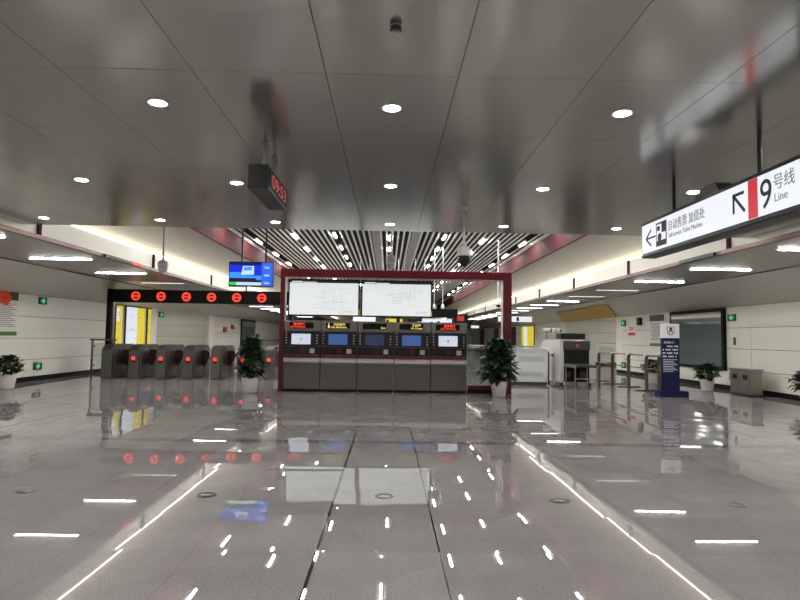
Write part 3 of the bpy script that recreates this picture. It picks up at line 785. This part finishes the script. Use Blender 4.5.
# ------------------------------------------------------------------ wall things
def onwall(s, y0, y1, z0, z1, d, m, mb=None, d0=0.):
    mb = mb or MB()
    return mb.box(*sorted((s * (10 - d0), s * (10 - d0 - d))), y0, y1, z0, z1, m)
def lightbox(s, y0, y1, z0, z1, lab, cols):
    t = thing('advert_lightbox', (s * 10, (y0 + y1) / 2, z0), lab, 'lightbox', 'lit advert boxes'); off = (s * 10, (y0 + y1) / 2, z0)
    onwall(s, y0, y1, z0, z1, .06, M_DGREY).build('frame', t, off)
    f = MB(); w = y1 - y0 - .08
    for a, b, c, d, m_ in cols: onwall(s, y0 + .04 + w * a, y0 + .04 + w * b, z0 + .04 + (z1 - z0 - .08) * c, z0 + .04 + (z1 - z0 - .08) * d, .008, m_, f, .06)
    f.build('poster', t, off)
    g = MB(); rnd = random.Random(int(y0 * 10))
    for k in range(9):
        a = y0 + .12 + (y1 - y0 - .5) * rnd.random(); z = z0 + .3 + (z1 - z0 - .5) * rnd.random(); onwall(s, a, a + .08 + .1 * rnd.random(), z, z + .02, .004, mat('print_grey', (120, 120, 110), .6), g, .068)
    g.build('printing', t, off)
lightbox(-1, 22.1, 22.68, .55, 2.42, 'narrow yellow lit advert box, leftmost of three on left wall', [(0, 1, 0, .68, E_ADY), (0, .5, .68, .95, E_ADW), (.5, 1, .68, .95, E_ADY), (0, 1, .95, 1, E_ADY)])
lightbox(-1, 22.95, 24.75, .55, 2.42, 'wide lit advert box, half white half yellow, on left wall', [(0, .56, 0, .5, E_ADW), (0, .56, .505, 1, E_ADW), (.56, 1, 0, 1, E_ADY)])
lightbox(-1, 25.0, 25.38, .55, 2.42, 'narrow yellow lit advert box, rightmost of three on left wall', [(0, 1, 0, 1, E_ADY)])
lightbox(1, 40.8, 44.6, .7, 2.3, 'far yellow and white lit advert box on right wall', [(0, .32, 0, 1, E_ADY), (.32, .5, 0, 1, E_ADY), (.5, .8, 0, 1, E_ADW), (.8, 1, 0, 1, E_ADY)])
def wall_screen(s, y0, y1, z0, z1, lab):
    t = thing('wall_screen', (s * 10, (y0 + y1) / 2, z0), lab, 'screen'); off = (s * 10, (y0 + y1) / 2, z0)
    onwall(s, y0, y1, z0, z1, .09, M_BLACKM).build('frame', t, off)
    onwall(s, y0 + .12, y1 - .12, z0 + .1, z1 - .1, .004, M_DGLASS, None, .09).build('glass', t, off)
wall_screen(1, 17.57, 20.95, .55, 2.4, 'large dark glass wall screen on right wall')
wall_screen(-1, 40.9, 45.1, .6, 2.42, 'distant dark glass wall screen on left wall')
# posters
def poster(s, y0, y1, z0, z1, lab, red=False):
    t = thing('wall_poster', (s * 10, (y0 + y1) / 2, z0), lab, 'poster', 'green and white posters'); off = (s * 10, (y0 + y1) / 2, z0)
    onwall(s, y0, y1, z0, z1, .012, mat('poster_paper', (214, 212, 206), .5)).build('sheet', t, off)
    h = z1 - z0; g = MB()
    G = mat('poster_green', (64, 104, 48), .5); G2 = mat('poster_dark_green', (44, 62, 34), .5)
    onwall(s, y0, y1, z0, z0 + h * .09, .004, G, None, .012).build('foot_band', t, off)
    onwall(s, y0, y1, z1 - h * .2, z1, .004, G2, None, .012).build('head_band', t, off)
    g = MB()
    for k in range(13): onwall(s, y0 + .08, y1 - .08 - .1 * ((k * 7) % 3), z0 + h * (.2 + .042 * k), z0 + h * (.2 + .042 * k) + .022, .003, mat('poster_text', (140, 138, 134), .6), g, .012)
    g.build('printed_text', t, off)
    if red:
        g = MB(); c = ((y0 + y1) / 2, z1 - h * .16)
        for k in range(5):
            an = 2 * PI * k / 5; cy, cz = c[0] + .17 * math.cos(an), c[1] + .12 * math.sin(an)
            g.prism([(cy + .13 * math.cos(2 * PI * q / 10), cz + .1 * math.sin(2 * PI * q / 10)) for q in range(10)], 'x', s * 9.98, s * 9.984, mat('poster_red', (232, 74, 48), .5))
        g.build('red_flower', t, off)
poster(-1, 15.2, 16.36, 1.27, 2.44, 'poster with red flower top and green foot on left wall', True)
poster(1, 21.55, 22.75, 1.2, 2.36, 'green and white poster behind the blue notice stand on right wall')
o = onwall(1, 24.1, 24.8, 1.6, 2.02, .012, M_WHITE); onwall(1, 24.1, 24.8, 1.6, 1.72, .004, mat('notice_red', (190, 60, 60), .5), o, .012)
onwall(1, 24.2, 24.7, 1.78, 1.95, .004, mat('notice_pink', (214, 150, 150), .5), o, .012)
tag(o.build('wall_notice'), 'small white and red notice on right wall past the railings', 'notice')
o = onwall(1, 23.45, 23.7, 2.0, 2.3, .12, M_BLACK); tag(o.build('wall_speaker'), 'small black speaker box beside the red notice on right wall', 'speaker')
# exit signs
def exit_sign(s, y, z, lab, w=.38, h=.2):
    t = thing('exit_sign', (s * 10, y, z), lab, 'exit sign', 'green exit signs'); off = (s * 10, y, z)
    onwall(s, y - w / 2, y + w / 2, z - h / 2, z + h / 2, .035, M_DGREY).build('case', t, off)
    f = MB(); 
    # running figure / arrow in green
    for p in ([(-.03, -.07), (.05, -.07), (.05, .07), (-.03, .07)], [(.05, -.03), (.05, .03), (.12, 0)], [(-.1, -.025), (-.03, -.025), (-.03, .025), (-.1, .025)]):
        f.prism([(y + a * w / .38, z + b * h / .2) for a, b in p], 'x', s * 9.964, s * 9.96, E_GRN)
    f.build('lit_symbol', t, off)
exit_sign(-1, 17.5, 2.27, 'green exit sign high on left wall beside the poster')
exit_sign(-1, 17.4, .40, 'green exit sign low on left wall right of the plant')
exit_sign(-1, 25.98 + .6, 2.2, 'green exit sign high on left wall past the yellow adverts', .5, .24)
exit_sign(1, 17.25, 2.1, 'green exit sign high on right wall right of the large screen')
exit_sign(1, 17.2, .40, 'green exit sign low on right wall left of the steel bin')
exit_sign(1, 25.3, 2.12, 'green exit sign high on right wall beyond the railings', .45, .25)
exit_sign(1, 25.3, .35, 'green exit sign low on right wall beyond the railings', .45, .25)
o = onwall(1, 17.1, 17.17, 1.31, 1.53, .03, M_DGREY); tag(o.build('wall_fitting'), 'small dark recessed handle on right wall above the steel bin', 'handle')
for y, z, lb in ((36.6, 1.52, 'lower left red alarm box on the far left wall'), (38.4, 1.72, 'right red alarm box beside the distant left wall screen')):
    tag(onwall(-1, y, y + .55, z, z + .3, .1, mat('alarm_red', (150, 40, 40), .5)).build('alarm_box'), lb, 'alarm box', 'red alarm boxes')
# under-fascia LED displays
for s, y0, y1, ra, rb, lb in ((-1, 12.6, 14.5, 13.9, 14.5, 'thin dark LED display with red glow under left fascia'), (1, 10.8, 12.1, 0, 0, 'thin dark display strip under right fascia below the hanging sign')):
    t = thing('hanging_edge_display', (s * 5.96, y0, ZL), lb, 'display', 'displays under the fascia edges'); off = (s * 5.96, y0, ZL)
    MB().box(*sorted((s * 5.93, s * 5.974)), y0, y1, ZL - .028, ZL + .035, M_BLACK).build('casing', t, off)
    if rb: MB().box(*sorted((s * 5.925, s * 5.93)), ra, rb, ZL - .025, ZL + .032, E_RED).build('red_text_strip', t, off)

# ------------------------------------------------------------------ right side: notice stand, bin, barriers, x-ray machine, counter
ks = thing('notice_stand', (7.1, 15.0, 0), 'navy blue upright notice stand with white emblem top panel', 'notice stand'); off = (7.1, 15.0, 0)
MB().rbox(6.76, 7.49, 14.85, 15.15, 0, .15, M_NAVY, .008).build('base', ks, off)
MB().rbox(6.87, 7.32, 14.96, 15.04, .15, 1.47, M_NAVY, .006).build('board', ks, off)
hp = MB().rbox(6.87, 7.32, 14.955, 15.045, 1.47, 1.83, M_WHITE, .006).build('emblem_panel', ks, off)
eg = mat('emblem_grey', (120, 118, 118), .5); ed = mat('emblem_dark', (58, 58, 62), .5)
em = MB().prism([(7.0, 1.76), (7.19, 1.76), (7.19, 1.62), (7.15, 1.56), (7.095, 1.535), (7.04, 1.56), (7.0, 1.62)], 'y', 14.949, 14.955, eg)
em.prism([(7.02, 1.745), (7.17, 1.745), (7.17, 1.62), (7.095, 1.56), (7.02, 1.62)], 'y', 14.946, 14.95, M_WHITE)
em.prism([(7.06, 1.735), (7.13, 1.735), (7.13, 1.69), (7.15, 1.60), (7.11, 1.62), (7.095, 1.67), (7.08, 1.62), (7.04, 1.60), (7.06, 1.69)], 'y', 14.943, 14.947, ed)
em.build('emblem', hp, off)
wp = mat('print_white', (214, 216, 228), .5)
text('heading', '温馨提示:', .07, wp, ks, (6.91 - 7.1, 14.956 - 15, 1.335), FACE_Y)
for k, (a, b) in enumerate(((.10, .41), (.02, .42), (.02, .41), (.02, .36))):
    z = 1.265 - k * .085; x = 6.87 + a; q = 0; g = MB()
    while x < 6.87 + b:
        if (q * 7 + k * 3) % 5: g.box(x, x + .026, 14.954, 14.96, z - .022, z + .018, wp)
        x += .036; q += 1
    g.build('text_row', ks, off)
for k in range(8):
    z = .93 - k * .042; MB().box(6.90, 6.90 + (.36 - .05 * ((k * 5) % 3)), 14.954, 14.96, z - .006, z + .008, wp).build('row_of_text', ks, off)

bn = thing('steel_litter_bin', (9.53, 15.75, 0), 'brushed steel twin litter bin against the right wall', 'bin'); off = (9.53, 15.75, 0)
MB().rbox(9.31, 9.62, 15.28, 16.22, .04, .66, M_STEEL, .01).build('body', bn, off)
MB().rbox(9.29, 9.64, 15.26, 16.24, .66, .70, M_STEEL, .008).build('lid', bn, off)
MB().box(9.33, 9.60, 15.30, 16.2, 0, .04, M_BLACKM).build('plinth', bn, off)
for y in (15.52, 15.98):
    d = MB().rbox(9.30, 9.312, y - .19, y + .19, .09, .62, M_STEEL, .004).build('door', bn, off)
    MB().box(9.294, 9.301, y - .1, y + .1, .42, .54, M_BLACK).build('opening', d, off)

# steel queue barriers
def barrier(last=False):
    t = thing('queue_barrier', (0, 0, 0), '', 'barrier', 'steel queue barriers')
    r = .045; path = [(0, 0, .01), (0, 0, .86)]
    for k in range(1, 7): a = PI / 2 * k / 6; path.append((.0, -.12 * (1 - math.cos(a)), .86 + .12 * math.sin(a)))
    if not last:
        path += [(0, -.6, .985), (0, -1.0, .985)]
        rr = [.05, .05, .05, .048, .045, .04, .035, .03, .024, .022]
    else: path += [(0, -.22, .985)]; rr = [.045] * 9
    MB().tube(path, rr[:len(path)], M_RAIL, 12).build('post', t)
    if not last: MB().tube([(0, -.03, .62), (0, -1.1, .62)], .018, M_RAIL, 8).build('mid_rail', t)
    MB().rbox(-.32, .32, -.06, .06, 0, .025, M_RAIL, .006).build('foot', t)
    return t
BL = ['farthest steel queue barrier, beside the x-ray machine', 'second farthest steel queue barrier with curved top', 'third steel queue barrier, middle of the row', 'fourth steel queue barrier, left of the blue notice stand', 'nearest steel queue barrier post, right beside the blue notice stand']
b0 = None
for k, (x, y) in enumerate(((7.22, 20.45), (7.22, 19.2), (7.25, 18.0), (7.27, 16.8), (7.42, 16.35))):
    if k == 4: o = barrier(True)
    elif b0 is None: o = b0 = barrier()
    else: o = copy_tree(b0)
    o.location = (x, y, 0); o['label'] = BL[k]

xr = thing('xray_scanner', (5.65, 18.9, 0), 'beige and black baggage x-ray scanner right of the white counter', 'scanner'); off = (5.65, 18.9, 0)
sp = [(17.75, .12), (18.1, .12), (18.1, .1), (19.6, .1), (20.3, .45), (20.3, 1.05), (19.5, 1.36), (17.75, 1.4)]
for x0, x1 in ((5.10, 5.22), (5.98, 6.16)): MB().prism(sp, 'x', x0, x1, M_OFFW).build('side_cover', xr, off)
MB().prism([(17.78, .14), (20.2, .14), (20.2, 1.0), (19.45, 1.3), (17.78, 1.33)], 'x', 5.22, 5.98, M_BLACKM).build('tunnel_housing', xr, off)
MB().rbox(5.2, 6.0, 17.73, 17.80, 1.08, 1.35, M_DGREY, .01).build('front_hood', xr, off)
MB().tube([(5.62, 17.72, 1.22), (5.62, 17.735, 1.22)], .055, mat('emergency_red', (150, 60, 40), .5), 16).build('warning_label', xr, off)
cu = MB()
for k in range(8): cu.box(5.24 + k * .092, 5.325 + k * .092, 17.762 + .004 * (k % 2), 17.772 + .004 * (k % 2), .62, 1.1, M_BLACK)
cu.build('lead_curtain', xr, off)
MB().rbox(5.16, 5.90, 17.85, 18.3, 1.40, 1.58, M_BLACK, .015).build('monitor_housing', xr, off)
MB().box(5.095, 5.102, 18.4, 18.7, .86, .95, M_BLACK).build('vent_slot', xr, off)
MB().box(5.095, 5.102, 18.42, 18.66, .5, .68, M_GREYP).build('grille', xr, off)
for x in (5.32, 5.8): MB().rbox(x - .1, x + .1, 17.755, 17.775, .28, .45, M_DGREY, .004).build('service_plate', xr, off)
for x in (5.2, 6.05):
    for y in (17.95, 19.3): MB().tube([(x - .03, y, .055), (x + .03, y, .055)], .055, M_BLACK, 14).build('caster', xr, off)
rt = thing('roller_table', (5.45, 17.2, 0), 'low steel roller table at the mouth of the x-ray scanner', 'table'); off = (5.45, 17.2, 0)
tt = MB().box(5.22, 5.26, 16.7, 17.7, .60, .68, M_STEEL).box(5.85, 5.89, 16.7, 17.7, .60, .68, M_STEEL)
tt.build('side_rail', rt, off)
ro = MB()
for k in range(10): ro.tube([(5.26, 16.76 + k * .1, .65), (5.85, 16.76 + k * .1, .65)], .035, M_DGREY, 10)
ro.build('rollers', rt, off)
for x in (5.24, 5.87):
    for y in (16.74, 17.62): MB().tube([(x, y, 0), (x, y, .6)], .02, M_STEEL, 8).build('leg', rt, off)
MB().tube([(5.24, 16.74, .3), (5.87, 16.74, .3)], .014, M_STEEL, 8).build('crossbar', rt, off)

cb = thing('security_counter', (4.3, 18.5, 0), 'long white security counter behind the right red post', 'counter'); off = (4.3, 18.5, 0)
MB().rbox(3.45, 4.84, 18.1, 18.7, .10, 1.08, M_CABW, .012).build('cabinet', cb, off)
MB().rbox(3.43, 4.86, 18.08, 18.72, 1.08, 1.11, M_CABW, .006).build('worktop', cb, off)
MB().box(3.5, 4.8, 18.14, 18.66, 0, .10, M_DGREY).build('plinth', cb, off)
gm = mat('vent_grey', (176, 180, 182), .5)
for z in (.34, .80):
    v = MB()
    for k in range(6): v.box(3.95, 4.7, 18.094, 18.101, z - .07 + k * .024, z - .058 + k * .024, gm)
    v.build('vent', cb, off)
g = MB()
for k in range(9): g.box(3.98 + .05 * k, 4.01 + .05 * k, 18.094, 18.101, .985, 1.005, mat('print_mid', (140, 144, 148), .5))
g.build('lettering', cb, off)
MB().rbox(4.86, 4.90, 18.15, 18.6, .05, 1.0, M_DGREY, .01).build('gap_shade_panel', cb, off)  # dark slab stands for the shade in the gap beside the scanner
# small cameras on thin stands behind the scanner
for x, y, lb in ((5.55, 20.9, 'left small white camera on thin stand behind the x-ray scanner'), (5.92, 21.0, 'right small white camera on thin stand behind the x-ray scanner')):
    t = thing('stand_camera', (x, y, 0), lb, 'camera', 'cameras on stands behind the scanner'); off = (x, y, 0)
    MB().lathe([(.15, 0), (.15, .015), (.02, .03)], (x, y, 0), M_DGREY, 20).build('base', t, off)
    MB().tube([(x, y, .02), (x, y, 1.66)], .014, M_DGREY, 8).build('pole', t, off)
    MB().rbox(x - .13, x + .11, y - .08, y + .08, 1.66, 1.78, M_WHITE, .02).build('body', t, off)
    MB().tube([(x + .1, y - .02, 1.70), (x + .16, y - .02, 1.68)], .04, M_BLACK, 12).build('lens', t, off)

# ------------------------------------------------------------------ things beyond the frame
def hang_sign(name, x0, x1, y, z0, z1, ztop, lab, face, extra=None):
    t = thing(name, ((x0 + x1) / 2, y, z0), lab, 'sign'); off = ((x0 + x1) / 2, y, z0)
    MB().rbox(x0, x1, y, y + .12, z0, z1, M_BLACK, .008).build('casing', t, off)
    MB().box(x0 + .03, x1 - .03, y - .006, y + .004, z0 + .03, z1 - .03, face).build('face', t, off)
    for x in (x0 + (x1 - x0) * .3, x1 - (x1 - x0) * .3): MB().tube([(x, y + .06, z1 - .01), (x, y + .06, ztop)], .015, M_GREYP, 8).build('hanging_rod', t, off)
    if extra: MB().box(*extra[:2], y - .01, y - .005, *extra[2:4], extra[4]).build('symbol', t, off)
hang_sign('hanging_sign', -1.5, -.5, 25, 1.98, 2.23, ZS, 'white hanging sign seen just below the left map board', E_SIGN)
hang_sign('hanging_sign', -.15, .62, 25, 1.92, 2.17, ZS, 'bright yellow hanging sign just below the right map board', E_ADY, (-.08, .02, 1.98, 2.1, M_BLACK))
hang_sign('hanging_sign', .8, 1.8, 25, 1.88, 2.15, ZS, 'dark hanging sign right of the yellow one behind the machines', M_BLACK, (1.2, 1.6, 1.97, 2.05, M_GREYP))
t = thing('gate_portal', (1.3, 22, 0), 'black overhead portal with lit white panel beyond the right map board', 'portal'); off = (1.3, 22, 0)
MB().rbox(.3, 2.55, 22, 22.2, 2.12, 2.44, M_BLACKM, .01).build('beam', t, off)
MB().rbox(2.42, 2.55, 22, 22.2, 0, 2.12, M_BLACKM, .01).build('post', t, off)
MB().rbox(.3, .43, 22, 22.2, 0, 2.12, M_BLACKM, .01).build('post', t, off)
wp_ = MB().box(1.25, 2.34, 22.05, 22.12, 1.82, 2.08, E_ADW).build('white_panel', t, off)
MB().tube([(1.85, 22.04, 1.92), (1.85, 22.05, 1.92)], .07, M_DGREY, 16).box(1.55, 1.65, 22.04, 22.05, 1.86, 1.96, M_DGREY).build('pictogram', wp_, off)
for x in (1.69, 2.0): MB().tube([(x, 22.1, 2.43), (x, 22.1, ZS - .002)], .016, M_WHITE, 8).lathe([(.03, 0), (.07, .03), (.06, .14), (.02, .2)], (x, 22.1, 2.43), M_WHITE, 14).build('pole', t, off)
t = thing('red_display_board', (2.62, 20.9, 0), 'black display board with red lit text right of the portal', 'display'); off = (2.62, 20.9, 0)
MB().prism([(2.36, 20.8), (2.66, 20.7), (2.76, 20.75), (2.76, 20.9), (2.4, 20.9)], 'z', 1.8, 2.22, M_BLACK).build('casing', t, off)
MB().add([(2.39, 20.785, 1.98), (2.62, 20.708, 1.98), (2.62, 20.708, 2.16), (2.39, 20.785, 2.16)], [(0, 1, 2, 3)], E_REDD).build('red_text_strip', t, off)
MB().tube([(2.58, 20.85, 0), (2.58, 20.85, 1.82)], .03, M_BLACK, 10).build('post', t, off)
MB().lathe([(.16, 0), (.16, .02)], (2.58, 20.85, 0), M_BLACK, 20).build('base', t, off)
hang_sign('hanging_sign', 6.2, 6.85, 45, 2.1, 2.35, ZL, 'small distant white lit sign just right of the ticket machines', E_SIGN)
hang_sign('hanging_sign', 6.4, 8.45, 35, 2.34, 2.72, ZL, 'distant white lit sign partly behind the right red post', E_SIGN, (7.5, 7.65, 2.42, 2.64, M_BLACK))
t = thing('bollard_camera', (-4.75, 22, 0), 'slim black upright post behind the left potted plant', 'post')
MB().rbox(-.06, .06, -.06, .06, .02, 1.42, M_BLACK, .015).build('column', t); MB().lathe([(.14, 0), (.14, .02)], (0, 0, 0), M_BLACK, 20).build('base', t)
# rear barrier line seen through the frame, right of the machines
t = thing('fare_barrier_railing', (4.2, 24, 0), 'pale glass and steel barrier line beyond the right red frame opening', 'railing'); off = (4.2, 24, 0)
MB().rbox(3.0, 6.2, 23.97, 24.03, 1.06, 1.12, M_GREYP, .01).build('top_rail', t, off)
for k in range(9):
    x = 3.05 + k * .385; MB().tube([(x, 24, 0), (x, 24, 1.06)], .022, M_STEEL, 8).build('post', t, off)
for k in range(8):
    x = 3.09 + k * .385; MB().box(x, x + .31, 23.995, 24.005, .15, 1.0, M_GLASS).build('glass_panel', t, off)
t = thing('fare_barrier_railing', (-3.3, 27, 0), 'distant dark topped railing between gate plant and red frame', 'railing'); off = (-3.3, 27, 0)
MB().rbox(-5.6, -2.2, 26.97, 27.03, 1.12, 1.18, M_DGREY, .01).build('top_rail', t, off)
for k in range(6):
    x = -5.5 + k * .64; MB().tube([(x, 27, 0), (x, 27, 1.12)], .025, M_STEEL, 8).build('post', t, off)

# floor guide markers
for x, y, lb, full in ((-3.14, 5.41, 'green round floor guide marker, leftmost', 1), (-1.55, 5.34, 'green round floor guide marker, below the television reflection', 1), (1.51, 5.27, 'green round floor guide marker, right of centre', 1), (-.01, 5.37, 'dark floor ring marker in the centre under map reflection', 0), (3.02, 5.2, 'dark floor ring marker, rightmost', 0)):
    t = thing('floor_marker', (x, y, 0), lb, 'floor marker', 'round floor guide markers')
    MB().ring((0, 0, .0005), .062, .078 if not full else .085, 'z', .003, mat('marker_ring', (70, 68, 66), .4, .6) if not full else M_BLACK, 32).build('rim', t)
    if full:
        MB().lathe([(.062, .0005), (.062, .002)], (0, 0, 0), mat('marker_green', (34, 74, 44), .4), 28).build('green_disc', t)
        MB().prism([(-.05, -.014), (.0, -.014), (.0, -.035), (.05, 0), (.0, .035), (.0, .014), (-.05, .014)], 'z', .002, .0032, mat('marker_pale', (150, 170, 140), .4)).build('arrow', t)

# ------------------------------------------------------------------ world, camera, view
w = bpy.data.worlds.new('World'); sc.world = w; w.use_nodes = True
w.node_tree.nodes['Background'].inputs[0].default_value = (.5, .5, .5, 1); w.node_tree.nodes['Background'].inputs[1].default_value = 0.0

f = 600.; roll = .0155; vx, vy = 388., 336.5
Yc = Vector(((vx - 400) / f, (vy - 300) / f, 1)).normalized()
Xc = Vector((1, roll, 0)); Xc = (Xc - Yc * Xc.dot(Yc)).normalized()
Zc = Xc.cross(Yc) * 1.
if Zc.y > 0: Zc = -Zc
# rows of the image frame (right, down, forward) written in world axes
right = Vector((Xc.x, Yc.x, Zc.x)); down = Vector((Xc.y, Yc.y, Zc.y)); fwd = Vector((Xc.z, Yc.z, Zc.z))
cam = bpy.data.cameras.new('camera'); co = bpy.data.objects.new('camera', cam); COL.objects.link(co)
R = Matrix((right, -down, -fwd)).transposed()
co.matrix_world = Matrix.Translation((0, 0, 1.4)) @ R.to_4x4()
cam.sensor_fit = 'HORIZONTAL'; cam.sensor_width = 36; cam.lens = 36 * f / 800
cam.clip_start = .05; cam.clip_end = 200
sc.camera = co
vs_ = sc.view_settings
vs_.view_transform = 'Standard'; vs_.look = 'None'; vs_.gamma = 1; vs_.use_curve_mapping = False; vs_.exposure = .6
